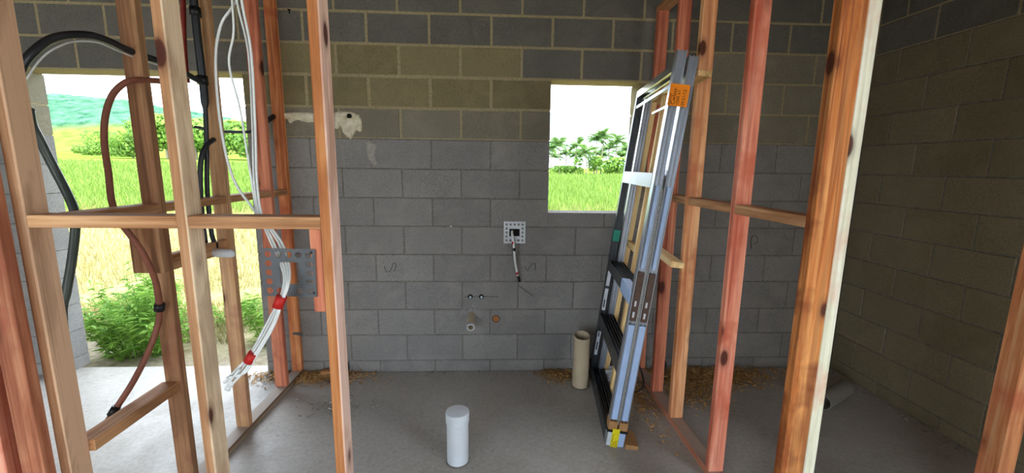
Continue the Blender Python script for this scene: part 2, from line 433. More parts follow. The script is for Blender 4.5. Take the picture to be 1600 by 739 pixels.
# weeds at the door opening
def weed(loc, n, hgt, spread, label, cat='shrub', size=.04):
    r = empty('weed_bush', loc, label, cat, None); V = []; F = []; SV = []; SF = []
    L0 = Vector(loc)
    for i in range(n):
        a = random.uniform(0, 6.28); rr = spread*math.sqrt(random.random())
        p0 = Vector((math.cos(a)*rr*.5, math.sin(a)*rr*.4, 0)); h = hgt*random.uniform(.55, 1.05)*(1-.35*rr/spread)
        p1 = p0 + Vector((math.cos(a)*rr*.5, math.sin(a)*rr*.4, h)); mid = (p0+p1)/2 + Vector((0, 0, h*.12))
        path = spline([p0, mid, p1], 5); v, f = tube_data(path, [.004*(1-.7*q/len(path)) for q in range(len(path))], 3, False)
        b0 = len(SV); SV += v; SF += [tuple(q+b0 for q in ff) for ff in f]
        for q in range(2, len(path)*3):
            s = q/(len(path)*3-1); p = path[min(len(path)-1, int(s*(len(path)-1)))] + Vector((random.gauss(0, .006), random.gauss(0, .006), random.gauss(0, .012)))
            for _ in range(2):
                an = random.uniform(0, 6.28); d = Vector((math.cos(an), math.sin(an), random.uniform(-.25, .6))).normalized(); sd_ = d.cross(Vector((0, 0, 1))).normalized()
                l = size*random.uniform(.6, 1.3); wd = l*.13; k = len(V)
                V += [p, p+d*l*.45+sd_*wd, p+d*l+Vector((0, 0, -l*.2)), p+d*l*.45-sd_*wd]; F.append((k, k+1, k+2, k+3))
    link('foliage', mesh('foliage', V, F), M['leaf'], r, loc); link('stems', mesh('stems', SV, SF), M['leaf'], r, loc); return r
weed((-2.95, .62, -.11), 56, .70, .46, 'bushy green weed clump against the left jamb of the door opening', size=.075)
weed((-3.35, 1.15, -.11), 34, .68, .45, 'leafy green weed clump just behind the one at the door jamb', size=.075)
weed((-1.95, .85, -.11), 20, .72, .32, 'sparse green weed clump near the right jamb of the door opening', size=.08)
weed((-2.55, 1.3, -.11), 10, .38, .3, 'low sprig of weeds in the middle of the door opening', size=.06)
# trees at the far side of the field
def tree(loc, rx_, h, label, n=2600, mat='tree_leaf', grp=None):
    r = empty('leafy_tree', loc, label, 'tree', grp); V = []; F = []
    cl = [(random.gauss(0, .55)*rx_, random.gauss(0, .3)*rx_, h*random.uniform(.35, .85), rx_*random.uniform(.3, .5)) for _ in range(9)]
    for i in range(n):
        c = random.choice(cl); d = Vector((random.gauss(0, 1), random.gauss(0, 1), random.gauss(0, 1))).normalized()
        p = Vector(c[:3]) + d*c[3]*random.uniform(.7, 1.05); p.z = max(.1*h, min(h, p.z)); s = random.uniform(.3, .6)*max(.55, h*.09)
        a = Vector((random.gauss(0, 1), random.gauss(0, 1), random.gauss(0, 1))).normalized(); b_ = d.cross(a).normalized(); a2 = d.cross(b_)
        k = len(V); V += [p-a2*s, p+b_*s, p+a2*s, p-b_*s]; F.append((k, k+1, k+2, k+3))
    link('crown', mesh('crown', V, F), M[mat], r, loc)
    tube('trunk', [Vector(loc)-Vector((0, 0, .3)), Vector(loc)+Vector((.1, 0, h*.3)), Vector(loc)+Vector((0, 0, h*.6))], h*.03, M['bark'], r, 6, 3, loc=loc)
    return r
for i, (px, Y, h, wd, lab) in enumerate([(-.81, 112, 7, 7, 'round green tree seen just left of the second stud in the door opening'), (-.735, 112, 11, 9, 'tall green tree behind the paired studs in the door opening'),
        (-.672, 112, 10.5, 9, 'leafy green tree right of the pale stud in the door opening'), (-.612, 112, 9.8, 9, 'green tree between the black conduit and the white cables'), (-.55, 112, 9, 9, 'low green tree behind the white cables at the right jamb'), (-.9, 150, 5, 5, 'low hedge tree at the foot of the hill')]):
    x = px*(Y+2.9); tree((x, Y, terrain_h(x, Y)-.2), wd, h, lab, grp='trees across the field')
# palms
def frond_mesh(L):
    V = []; F = []; n = 11
    for i in range(n):
        s = i/(n-1); x = L*s*(1-.18*s); z = L*(.34*s - .62*s*s)
        wl = L*.32*math.sin(math.pi*min(1, .12+.83*s))**.7
        for sd_ in (-1, 1):
            k = len(V); V += [(x-.055*L, 0, z), (x+.065*L, 0, z), (x+.16*L, sd_*wl, z-wl*.55)]; F.append((k, k+1, k+2))
    return mesh('frond', V, F)
fm = frond_mesh(3.3); fm.materials.append(M['palm_leaf'])
PALMS = [(.135, 100, 6.4, 'leftmost coconut palm, at the left jamb of the small window'), (.158, 96, 6.9, 'second coconut palm from the left in the small window'), (.172, 104, 5.2, 'short coconut palm between the second and fourth ones in the small window'),
         (.192, 98, 7.0, 'coconut palm left of the gap in the small window row'), (.222, 92, 5.3, 'short coconut palm left of the tallest pair in the small window'), (.24, 95, 8.3, 'tall coconut palm at the middle of the small window row'),
         (.256, 94, 8.9, 'tallest coconut palm, right of the middle of the small window'), (.276, 100, 6.4, 'coconut palm just right of the tallest one'), (.29, 97, 7.9, 'tall coconut palm two to the right of the tallest one'), (.315, 104, 6.2, 'short coconut palm near the metal frames in the small window'), (.338, 100, 6.8, 'thin coconut palm nearest the leaning metal frames'),
         (.147, 108, 4.6, 'low coconut palm behind the first two on the left'), (.206, 106, 5.0, 'low coconut palm filling the gap left of the tallest pair'), (.247, 108, 5.4, 'low coconut palm behind the tallest pair'), (.268, 106, 5.0, 'low coconut palm right behind the tallest one'), (.302, 108, 4.8, 'low coconut palm behind the right-hand palms')]
for i, (u, Y, h, lab) in enumerate(PALMS):
    x = u*(Y+2.9); loc = Vector((x, Y, terrain_h(x, Y)-.1)); h *= .98
    r = empty('coconut_palm', loc, lab, 'palm tree', 'coconut palms across the field'); ln = random.uniform(-.6, .6)
    tube('trunk', [loc, loc+Vector((ln*.3, 0, h*.5)), loc+Vector((ln, 0, h))], [.17-.07*q/6 for q in range(7)], M['bark'], r, 6, 3, loc=loc)
    for k in range(18):
        o = bpy.data.objects.new('frond', fm); COL.objects.link(o); o.parent = r; o.location = (ln, 0, h)
        o.rotation_euler = (random.uniform(-.3, .3), random.uniform(-.95, .35), 2*math.pi*k/18+random.uniform(-.2, .2)); s = random.uniform(.75, 1.1); o.scale = (s, s, s)
for i, (u, Y, wd, h, lab) in enumerate([(.31, 90, 3.6, 4.0, 'bright green rounded bush under the right-hand palms'), (.245, 93, 4., 4.2, 'green bush under the tallest palms'), (.17, 98, 3.4, 2.0, 'low green bush under the left-hand palms'), (.355, 95, 2.6, 2.4, 'green bush behind the leaning metal frames')]):
    x = u*(Y+2.9); tree((x, Y, terrain_h(x, Y)-.2), wd, h, lab, 1100, grp='bushes under the palms')

# ------------------------------------------------------------------ stud frames
W = {}
W['red'] = wood('red_pine', '80402e', 'ae644a', 'c78464')
W['orange'] = wood('orange_pine', '8e4d2c', 'bb7445', 'd39a68', stain='9a4a34')
W['tan'] = wood('tan_pine', '86603f', 'ae855f', 'c6a37c', stain='a87660')
W['brown'] = wood('weathered_pine', '6e4c35', '94694a', 'ad8763', stain='8a5240')
W['pink'] = wood('pink_pine', 'a04a36', 'c2735a', 'd79a80', stain='b0563c')
W['pinkpale'] = wood('pale_pink_pine', '9c5a38', 'c38558', 'd8aa80', stain='a85c3e')
W['white'] = wood('white_sapwood', 'b7b59c', 'cfceb6', 'dddcc9', knot=True, stain='c99a86')
W['heart'] = wood('heartwood_pine', '5a2110', 'a8622f', 'd0975c', stain='5e2412')
W['rust'] = wood('rust_pine', '7c4630', 'a4684a', 'bb8a68', stain='8d4a38')
W['nog'] = wood('nogging_pine', '7f5232', 'a97a52', 'c79f76', axis=0, knot=False)
W['nogy'] = wood('nogging_pine_side', '7f5232', 'a97a52', 'c9a27a', axis=1, knot=False)
W['plate'] = wood('dusty_plate', '5f4a3a', '7d6450', '94806c', axis=1, knot=False)
W['plate_r'] = wood('red_plate', '8a4c38', 'a86c52', 'b08b78', axis=1, knot=False)
W['platex'] = wood('dusty_plate_front', '8c7a68', 'a6978a', 'b6aba0', axis=0, knot=False)
# stud with a sapwood side painted lighter as if lit from the right (local x above zero side)
W['jamb'] = wood('two_tone_pine', '945430', 'bb7d48', 'cf9c66', sap_lit=(0, .0115, 'e0aaa2'))
W['corner'] = wood('two_tone_brown_pine', '704a32', '8f6646', 'a98564', sap_lit=(0, .0115, 'b59478'))
W['mid'] = wood('two_tone_tan_pine', '8b6242', 'a97c56', 'c29a74', sap_lit=(0, .0115, 'd6b298'))
def stud(parent, x0, x1, y0, y1, mat, z0=.035, z1=2.5, label=None):
    o = board('stud', x0, x1, y0, y1, z0, z1, W[mat], parent)
    if label: o['label'] = label
    return o
def dusty(mt, colr):
    """slab dust settled on the upward faces"""
    t = mt.node_tree; b = t.nodes['Principled BSDF']; src = b.inputs['Base Color'].links[0].from_socket
    ge = t.nodes.new('ShaderNodeNewGeometry'); sx = t.nodes.new('ShaderNodeSeparateXYZ'); t.links.new(ge.outputs['True Normal'], sx.inputs[0])
    f = math_(t, 'MULTIPLY', math_(t, 'GREATER_THAN', sx.outputs[2], .8), .8)
    t.links.new(mix(t, f, src, colr), b.inputs['Base Color'])
dusty(W['plate_r'], 'a8978a'); dusty(W['plate'], 'b8aea4')
XL0, XL1 = -1.415, -1.345
fl = empty('stud_wall_frame', (-1.38, -.75, 0), 'bare pine stud partition running from the door opening towards the camera', 'wall frame')
board('bottom_plate', XL0, XL1, -1.53, -.002, 0, .035, W['plate'], fl)
board('top_plate', XL0, XL1, -1.53, -.002, 2.5, 2.535, W['nogy'], fl)
stud(fl, XL0+.005, XL1+.002, -.04, -.004, 'orange'); stud(fl, XL0-.008, XL1-.003, -.252, -.215, 'red')
stud(fl, XL0, XL1, -.692, -.657, 'tan'); stud(fl, XL0, XL1, -1.13, -1.095, 'brown')
for a, b_ in ((-.657, -.252), (-1.095, -.692), (-1.53, -1.13)): board('nogging', XL0, XL1, a, b_, 1.292, 1.328, W['nogy'], fl)
board('nogging', XL0, XL1, -.215, -.04, 1.292, 1.328, W['nogy'], fl)
board('nogging', XL0-.01, XL1-.01, -1.53, -1.131, .505, .548, W['nogy'], fl)
board('nogging', XL0+.02, XL1-.02, -1.094, -.693, 1.035, 1.105, W['nogy'], fl)
board('packer', -1.455, -1.335, -1.166, -1.131, 1.045, 1.288, W['brown'], fl)
# front frame of the left partition
ff = empty('stud_wall_frame', (-.95, -1.565, 0), 'short pine stud frame nearest the camera on the left, with one long nogging', 'wall frame')
board('bottom_plate', -1.61, -.48, -1.6, -1.53, 0, .035, W['platex'], ff); board('top_plate', -1.61, -.48, -1.6, -1.53, 2.5, 2.535, W['nog'], ff)
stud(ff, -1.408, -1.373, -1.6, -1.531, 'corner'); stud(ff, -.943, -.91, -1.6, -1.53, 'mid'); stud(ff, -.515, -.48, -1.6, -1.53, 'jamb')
stud(ff, -1.61, -1.575, -1.6, -1.53, 'pink')
board('nogging', -1.373, -.943, -1.6, -1.53, 1.297, 1.335, W['nog'], ff); board('nogging', -.91, -.515, -1.6, -1.53, 1.297, 1.335, W['nog'], ff)
board('packer', -.552, -.5155, -1.597, -1.535, 1.03, 1.297, W['red'], ff)
sg = board('loose_stud', -1.468, -1.40, -1.652, -1.617, 0, 2.5, W['rust'], None); tag(sg, 'reddish pine stud at the far left edge, in front of the corner stud', 'timber')
# right partition
XA, XB = 1.075, 1.147
fr = empty('stud_wall_frame', (1.11, -.8, 0), 'bare pine stud partition on the right, with the metal frames leaning on it', 'wall frame')
board('bottom_plate', XA, XB, -1.15, -.002, 0, .035, W['plate_r'], fr); board('top_plate', XA, XB, -1.53, -.002, 2.5, 2.535, W['nogy'], fr)
stud(fr, XA, XB, -.045, -.008, 'red'); stud(fr, XA, XB, -.375, -.34, 'red'); stud(fr, XA-.003, XB, -.67, -.635, 'pinkpale'); stud(fr, XA, XB, -1.115, -1.08, 'pink')
for a, b_ in ((-.34, -.045), (-.635, -.375), (-1.08, -.67), (-1.535, -1.115)): board('nogging', XA, XB, a, b_, 1.302, 1.342, W['nogy'], fr)
fh = empty('stud_wall_frame', (1.5, -1.55, 0), 'end of pine stud frame nearest the camera on the right, with a white edge', 'wall frame')
stud(fh, XA, 1.16, -1.575, -1.537, 'heart', 0, label='orange brown pine stud'); stud(fh, 1.1605, 1.202, -1.575, -1.505, 'white', 0, label='white sapwood edge stud')
board('top_plate', XA, 2.6, -1.575, -1.505, 2.5, 2.535, W['nog'], fh); stud(fh, 1.885, 1.95, -1.6, -1.53, 'pinkpale', 0)
board('timber_plank', -3.75, -3.22, -.2, -.11, 0, .04, W['nog'], None); tag(bpy.data.objects['timber_plank'], 'pine plank lying on the slab by the left wall', 'plank')
board('timber_offcut', -1.20, -1.13, -.075, -.025, 0, .045, W['nog'], None); tag(bpy.data.objects['timber_offcut'], 'small pine offcut among shavings at the foot of the left partition', 'offcut')

# ------------------------------------------------------------------ bundle of window frames
alu = plain('aluminium', 'b4bac2', .38, .75, .5, .08, 8)
alu_s = plain('satin_aluminium', 'e4e6df', .22, 1., .5, .05, 8)
alu_dark = plain('dark_anodised_aluminium', '55595c', .4, .6, .5, .1, 8)  # darker aluminium for the rails and one far jamb
film = plain('blue_protective_film', 'a9c3ea', .35, 0, .5, .08, 12)
film_w = plain('white_protective_film', 'cdd3da', .4, 0, .5, .06, 12)
vinyl = plain('brown_vinyl', '5a463d', .6); card = plain('brown_cardboard', 'a87e52', .85); black = plain('black_plastic', '17181a', .45, 0, .4)
green_tape = plain('green_tape', '2f8f7c', .5); gasket, tg, bg_ = newmat('speckled_pile_seal', .95)
tg.links.new(ramp(tg, [(.36, '4c4a46'), (.5, 'c6c3ba')], noise_(tg, coords(tg), 260, 2)), bg_.inputs['Base Color'])
pine_pale = wood('packing_pine', 'b58f5a', 'd3b27c', 'e2c999', knot=False); ply = wood('plywood', 'b58a58', 'cfa873', 'dfc08f', axis=0, knot=False)
P0 = Vector((.634, -.86, .004)); bv_ = Vector((.10, .85, 0)).normalized(); nv = Vector((bv_.y, -bv_.x, 0)); al = math.radians(6.6)
lv = nv*math.sin(al) + Vector((0, 0, math.cos(al))); mv = nv*math.cos(al) - Vector((0, 0, math.sin(al)))
bun = empty('window_frame_bundle', P0, 'strapped bundle of aluminium window frames leaning against the right partition', 'window frame')
R3 = Matrix((bv_, -mv, lv)).transposed(); bun.rotation_euler = R3.to_euler()
def bl(me, name, mat, parent=None):
    o = bpy.data.objects.new(name, me); COL.objects.link(o); o.parent = parent or bun; me.materials.append(mat); return o
def bbox(name, s0, s1, w0, w1, t0, t1, mat, bevel=.0015, parent=None):
    bm = bmesh.new(); box_bm(bm, s0, s1, -w1, -w0, t0, t1); return bl(finish(bm, name, bevel), name, mat, parent)
def channel(name, s0, s1, w0, w1, t0, t1, mat, open_to, n=2, lip=.003, depth=.018):
    """extruded channel with fins; open_to = '-s','+s' for uprights (along t) or '+t','-t' for rails (along s)"""
    bm = bmesh.new()
    if open_to in ('-s', '+s'):
        if open_to == '-s': box_bm(bm, s0+depth, s1, -w1, -w0, t0, t1); f0, f1 = s0, s0+depth
        else: box_bm(bm, s0, s1-depth, -w1, -w0, t0, t1); f0, f1 = s1-depth, s1
        for k in range(n+1):
            c = w0 + (w1-w0-lip)*k/n; box_bm(bm, f0, f1, -(c+lip), -c, t0, t1)
    else:
        if open_to == '+t': box_bm(bm, s0, s1, -w1, -w0, t0, t1-depth); f0, f1 = t1-depth, t1
        else: box_bm(bm, s0, s1, -w1, -w0, t0+depth, t1); f0, f1 = t0, t0+depth
        for k in range(n+1):
            c = w0 + (w1-w0-lip)*k/n; box_bm(bm, s0, s1, -(c+lip), -c, f0, f1)
    return bl(finish(bm, name), name, mat)
SW = .83
for wi, (w0, w1) in enumerate(((0, .042), (.056, .098))):
    channel('near_jamb', 0, .05, w0, w1, 0, 2.05 - .02*wi, alu, '-s')
    channel('far_jamb', SW-.04, SW, w0, w1, 0, 2.0, alu_dark if wi == 0 else alu, '-s', 2)
    for c0_, c1_, tt in ((w0, w0+.014, 1.955), (w1-.014, w1, 1.94)): bbox('head_rail', .05, SW-.04, c0_, c1_, tt, 2.0, alu_s)
    channel('sill_rail', .05, SW-.04, w0, w1, .0, .06, alu_dark, '+t', 3)
    channel('rail', .05, SW-.04, w0, w1, .80, .865, alu_dark, '+t', 2)
    channel('rail', .05, SW-.04, w0, w1, .40, .475, alu_dark, '+t', 2)
channel('transom', .0505, SW-.04, -.002, .04, 1.405, 1.478, film_w, '+t', 3)
bbox('film_sleeve', .05, .30, -.003, .046, .79, .868, film)
bbox('seal_strip', .012, .05, .0425, .0485, .12, 1.5, gasket); bbox('seal_strip', .012, .05, .0495, .0555, .12, 1.4, gasket)
for w0, w1 in ((.002, .04), (.058, .096)):
    bbox('film_strip', -.004, .004, w0 + .003, w1 - .003, .16, .70, film); bbox('film_strip', -.004, .004, w0 + .001, w1 - .001, .003, .088, film_w if w0 < .03 else film)
    bbox('vinyl_block', -.003, .01, w0 + .004, w1 - .004, .72, .98, vinyl); bbox('film_strip', -.003, .006, w0+.012, w1-.012, 1.0, 1.42, film)
    for tz in (.74, .80): bbox('clip', -.006, .0, w0+.012, w1-.016, tz, tz+.03, film_w)
    bbox('cardboard_corner', -.006, .06, w0-.004, w1+.004, .10, .148, card)
bbox('strap', -.009, .012, -.006, .104, .086, .099, black); bbox('strap', .012, SW+.004, -.009, -.005, .086, .099, black)
bbox('stay_bar', .05, SW-.03, .004, .010, 1.885, 1.905, alu); bbox('stay_bar', .05, SW-.25, .062, .067, 1.83, 1.845, alu)
bbox('tape', SW-.045, SW-.035, -.003, .044, 1.0, 1.08, green_tape)
for t0, t1 in ((.16, .34), (.50, .66), (.68, .79)): bbox('lock_plate', SW-.044, SW-.039, .006, .03, t0, t1, film_w)
bbox('slot', SW-.046, SW-.043, .012, .02, .20, .26, black); bbox('slot', SW-.046, SW-.043, .012, .02, .52, .58, black); bbox('slot', SW-.046, SW-.043, .012, .02, .30, .335, black)
# packing timber strapped to the back of the frames
for s0 in (.52, .80): bbox('packing_upright', s0, s0+.04, .10, .135, .02, 1.97, pine_pale)
bbox('packing_rail', .56, .80, .10, .135, .98, 1.02, pine_pale)
bbox('plywood_packer', -.02, .86, .102, .165, 1.94, 1.965, ply); bbox('plywood_packer', -.06, .5, .137, .20, 1.04, 1.07, ply); bbox('timber_packer', -.02, .12, .102, .17, .008, .035, card)
# notes
def scribble(parent, rowsd, mat, r=.0011):
    pass
org = plain('orange_note_paper', 'f28a12', .7, var=.05); yel = plain('yellow_tag_paper', 'e2d51c', .6, var=.05); ink = plain('dark_ink', '2a1a12', .8); inkr = plain('red_ink', 'a8301a', .8)
on = bbox('orange_note', -.0125, -.0115, -.008, .082, 1.795, 1.895, org, 0); on['label'] = 'orange handwritten note'
yn = bbox('yellow_tag', -.0125, -.0115, .022, .06, .004, .112, yel, 0); yn['label'] = 'yellow handwritten tag'
def text(parent_obj, body, size, s, wv, t, mat, up):
    """lettering lying on the near face of the bundle (plane s = const), reading along t"""
    cu = bpy.data.curves.new('lettering', 'FONT'); cu.body = body; cu.size = size; cu.extrude = .0002; cu.resolution_u = 2
    o = bpy.data.objects.new('lettering', cu); COL.objects.link(o); o.parent = parent_obj; cu.materials.append(mat)
    # text x -> +t, text y -> -w (to the left), normal -> -s
    bpy.context.view_layer.update(); me = bpy.data.meshes.new_from_object(o.evaluated_get(bpy.context.evaluated_depsgraph_get())); bpy.data.objects.remove(o)
    if not me.materials: me.materials.append(mat)
    o = bpy.data.objects.new('lettering', me); COL.objects.link(o); o.parent = parent_obj
    mm = Matrix(((0, 0, -1, s), (0, 1, 0, -wv), (1, 0, 0, t), (0, 0, 0, 1))); o.matrix_local = mm
    return o
for i, (body, wv) in enumerate((('lotion', .006), ('Cwlass', .024), ('1200 x1', .042), ('09:51/12', .068))): text(on, body, .021 if i != 1 else .026, -.0128, wv, 1.80, ink, 1)
for i, (body, wv, mt_) in enumerate((('ACC Bedroom 2', .031, ink), ('Frame', .040, ink), ('06.10x2', .049, inkr), ('09:51:12', .057, ink))): text(yn, body, .0105, -.0128, wv, .008, mt_, 1)

# ------------------------------------------------------------------ pipes in the slab and wall
pvc = plain('white_pvc', 'cfd4d8', .45, 0, .4, .05, 12); pvc_b = plain('beige_pvc', 'b9a98e', .55, 0, .3, .08, 12); pvc_g = plain('grey_pvc', '8d8a80', .5, 0, .3, .08, 12)
pp = empty('floor_waste_pipe', (-.158, -.955, 0), 'white capped waste pipe standing in the middle of the floor', 'pipe')
lathe('pipe', [(.0545, 0), (.0545, .225)], pvc, pp, (-.158, -.955, 0), 36)
lathe('cap', [(.0545, .218), (.0585, .222), (.0595, .27), (.0575, .277), (.05, .279), (.0001, .280)], pvc, pp, (-.158, -.955, 0), 36)
lathe('base_ring', [(.060, 0), (.060, .004), (.0547, .006)], M['mortar'], pp, (-.158, -.955, 0), 36)
# upright pipe by the window, cut on a slant
def cut_pipe(name, loc, r, th, h, slant, mat, parent, seg=32):
    V = []; F = []
    for rr in (r, r-th):
        for z in (0, 1):
            for k in range(seg):
                a = 2*math.pi*k/seg; zz = z*(h + slant*math.sin(a)); V.append((rr*math.cos(a), rr*math.sin(a), zz))
    for k in range(seg):
        k2 = (k+1) % seg
        F += [(k, k2, seg+k2, seg+k), (2*seg+k2, 2*seg+k, 3*seg+k, 3*seg+k2), (seg+k, seg+k2, 3*seg+k2, 3*seg+k)]
    me = mesh(name, V, F, True); o = link(name, me, mat, parent, loc); md = o.modifiers.new('edges', 'EDGE_SPLIT'); md.split_angle = math.radians(40); return o
p2 = empty('wall_stack_pipe', (.625, -.225, 0), 'beige open pipe standing by the block wall under the window', 'pipe')
cut_pipe('pipe', (.625, -.225, 0), 0.0545, .004, .37, .012, pvc_b, p2)
lathe('base_ring', [(.062, 0), (.062, .004), (.0547, .006)], M['mortar'], p2, (.625, -.225, 0), 32)
# pipe lying in the dark corner
ax = Vector((.30, .17, 0)).normalized(); c0 = Vector((2.10, -.55, .052))
lp = empty('lying_pipe', (2.25, -.46, 0), 'grey plastic pipe offcut lying on the floor in the dark right corner', 'pipe')
lathe('pipe', [(.046, .002), (.046, .33), (.051, .33), (.051, 0), (.046, 0), (.046, .004)], pvc_g, lp, c0, 32, axis=ax)
# stub through the wall
st = empty('waste_stub', (-.134, 0, .40), 'short white pipe stub sticking out of a chipped hole in the wall', 'pipe')
lathe('pipe', [(.0205, -.02), (.0205, .158), (.0255, .158), (.0255, -.02)], pvc_b, st, (-.134, 0, .434), 24, axis=(.01, -1, -.2))
lathe('end_ring', [(.0205, .155), (.0205, .162), (.0265, .162), (.0265, .14), (.0255, .138)], pvc, st, (-.134, 0, .434), 24, axis=(.01, -1, -.2))
# crumbled edge round the hole
V = []; F = []
for i in range(150):
    a = random.uniform(0, 6.28); rr = abs(random.gauss(.05, .022)); 
    if rr < .028: continue
    p = Vector((-.134+math.cos(a)*rr, -.001, .445+math.sin(a)*rr*.9)); s = random.uniform(.003, .008); k = len(V)
    for d in ((-1, 0, 0), (1, 0, 0), (0, 0, 1), (0, 0, -1), (0, -.7, 0)): V.append(p+Vector([q*s*random.uniform(.6, 1.3) for q in d]))
    F += [(k, k+2, k+4), (k+2, k+1, k+4), (k+1, k+3, k+4), (k+3, k, k+4)]
chipc = plain('chipped_cement', '9a9894', .95, var=.2, sc=90)
o = link('chipped_rim', mesh('chipped_rim', V, F), chipc, st, (0, 0, 0)); tag(o, kind='stuff')
# terracotta plug
pg = empty('plug_hole', (.042, 0, .406), 'round terracotta plug in a drilled hole right of the pipe stub', 'plug')
brown_in = plain('terracotta_plug', 'a9683a', .9, var=.25, sc=120); dark_in = plain('dark_hole', '14110f', 1)
lathe('plug', [(.0001, .002), (.022, .0025), (.024, 0)], brown_in, pg, (.042, 0, .406), 20, axis=(0, -1, 0))
lathe('hole_rim', [(.024, .0015), (.027, .0025), (.0285, 0)], dark_in, pg, (.042, 0, .406), 20, axis=(0, -1, 0))
# two water points with their marked line
for i, (x, lab) in enumerate(((-.143, 'left of two small capped water points on a drawn line'), (-.063, 'right of two small capped water points on a drawn line'))):
    wp = empty('water_point', (x, 0, .572), lab, 'fitting', 'water points on the drawn line')
    lathe('collar', [(.009, .004), (.016, .005), (.018, 0)], dark_in, wp, (x, 0, .572), 16, axis=(0, -1, 0))
    lathe('stub', [(.0001, .016), (.008, .015), (.009, 0)], alu, wp, (x+.001, 0, .570), 12, axis=(0, -1, 0))
pencil = plain('pencil_mark', '2b2927', .9)
def mark(name, pts, lab, r=.0022):
    o = tube(name, [(x, -.0012, z) for x, z in pts], r, pencil, None, 4, 5); return tag(o, lab, 'marking')
mark('marker_line', [(-.18, .573), (-.08, .574), (.06, .572)], 'thin drawn line through the two water points on the wall', .0016)
mark('marker_scrawl', [(-0.743, 0.796), (-0.732, 0.762), (-0.71, 0.755), (-0.692, 0.782), (-0.678, 0.817), (-0.661, 0.81), (-0.666, 0.776), (-0.68, 0.758)], 'black hand drawn squiggle on the wall beside the front stud')
mark('marker_scrawl', [(0.246, 0.795), (0.255, 0.773), (0.268, 0.766), (0.28, 0.791), (0.295, 0.811), (0.314, 0.816), (0.321, 0.795), (0.318, 0.766)], 'black hand drawn squiggle right of the hanging white cable')
mark('marker_scrawl', [(1.886, 0.929), (1.879, 0.964), (1.878, 1.0), (1.888, 1.021), (1.909, 1.023), (1.926, 1.005), (1.926, 0.982), (1.912, 0.967), (1.897, 0.965)], 'hand drawn letter P on the dark wall of the right bay')

# ------------------------------------------------------------------ perforated plates
galv = plain('galvanised_steel', '54575a', .6, .25, .5, .12, 20); galv_l = plain('bright_galvanised_steel', 'c6c9cc', .5, .4, .5, .1, 20)
def perforated(name, cx, cz, wd, ht, y, holes, rect, mat, parent, th=.0015, tilt=0):
    bm = bmesh.new(); E_ = []
    def loop(pts):
        vs = [bm.verts.new((p[0], 0, p[1])) for p in pts]
        for i in range(len(vs)): E_.append(bm.edges.new((vs[i], vs[(i+1) % len(vs)])))
    loop([(-wd/2, -ht/2), (wd/2, -ht/2), (wd/2, ht/2), (-wd/2, ht/2)])
    if rect: x0, x1, z0, z1 = rect; loop([(x0, z0), (x0, z1), (x1, z1), (x1, z0)])
    for hx, hz, hr in holes:
        n = 14 if hr > .004 else 6; loop([(hx+hr*math.cos(2*math.pi*k/n), hz+hr*math.sin(2*math.pi*k/n)) for k in range(n)])
    bmesh.ops.triangle_fill(bm, use_beauty=True, use_dissolve=False, edges=E_)
    me = finish(bm, name); o = link(name, me, mat, parent, (cx, y, cz)); o.rotation_euler = (0, tilt, 0)
    s = o.modifiers.new('thickness', 'SOLIDIFY'); s.thickness = th; s.offset = 0; return o
hs = []
for c in range(5):
    for r_ in range(5):
        if c in (0, 4) or r_ in (0, 4):
            if (c, r_) in ((2, 0),): continue
            hs.append((-.062+.031*c, -.058+.029*r_, .0105))
for k in range(15): hs += [(-.072+.0103*k, .0715, .0014), (-.072+.0103*k, -.0715, .0014)]
for k in range(12): hs += [(-.0775, -.060+.011*k, .0014), (.0775, -.060+.011*k, .0014)]
for k in range(4): hs += [(-.044, -.022+.012*k, .0013), (.049, -.022+.012*k, .0013), (-.02+.012*k, .042, .0013)]
pl = empty('mounting_plate', (-.618, -1.603, 1.08), 'dark perforated galvanised mounting plate beside the front stud', 'bracket')
perforated('plate', -.618, 1.16, .163, .153, -1.603, hs, (-.028, .032, -.036, .034), galv, pl, tilt=.02)
for sx, sz in ((-.55, 1.225), (-.55, 1.095)):
    lathe('screw', [(.0001, .003), (.004, .002), (.0045, 0)], black, pl, (sx+.003, -1.604, sz), 8, axis=(0, -1, 0))
hs = []
for c in range(5):
    for r_ in range(5):
        if c in (0, 4) or r_ in (0, 4): hs.append((-.056+.028*c, -.056+.028*r_, .0085))
for k in range(12): hs += [(-.066+.012*k, .072, .0014), (-.066+.012*k, -.072, .0014), (.072, -.066+.012*k, .0014), (-.072, -.066+.012*k, .0014)]
pw = empty('mounting_plate', (.168, -.004, .965), 'bright square perforated mounting plate on the block wall left of the window', 'bracket')
perforated('plate', .168, 1.04, .152, .155, -.006, hs, (-.036, .036, -.026, .026), galv_l, pw)
board('wall_box', .132, .204, -.004, -.0025, 1.014, 1.066, dark_in, pw, 0)
for r_ in ():
    pass
# cables at the wall plate
wh = plain('white_cable', 'd8dbd8', .5, 0, .3, .05); redt = plain('red_tape', 'b3201c', .5); gy = plain('grey_wire', '5d635c', .6)
wc = empty('hanging_cable', (.16, -.02, .70), 'white cable with red and black tape hanging from the wall plate', 'cable')
tube('sheath', [(.152, .0, 1.05), (.150, -.035, 1.035), (.156, -.05, 1.005), (.163, -.055, .944), (.174, -.05, .831), (.190, -.045, .745), (.198, -.045, .725)], .0085, wh, wc)
tube('red_band', [(.157, -.0525, .985), (.1585, -.053, .965)], .0095, redt, wc, sub=1); tube('black_band', [(.163, -.0548, .94), (.1655, -.054, .918)], .0095, black, wc, sub=1)
tube('red_band', [(.186, -.047, .765), (.1895, -.0465, .748)], .0097, redt, wc, sub=1); tube('black_end', [(.193, -.046, .738), (.206, -.045, .695)], .010, black, wc, sub=1)
tube('bare_wire', [(.152, -.03, 1.0), (.150, -.045, .93), (.165, -.05, .83), (.195, -.045, .69), (.205, -.03, .66), (.25, -.02, .62), (.303, -.01, .581)], .0028, gy, wc, 5)
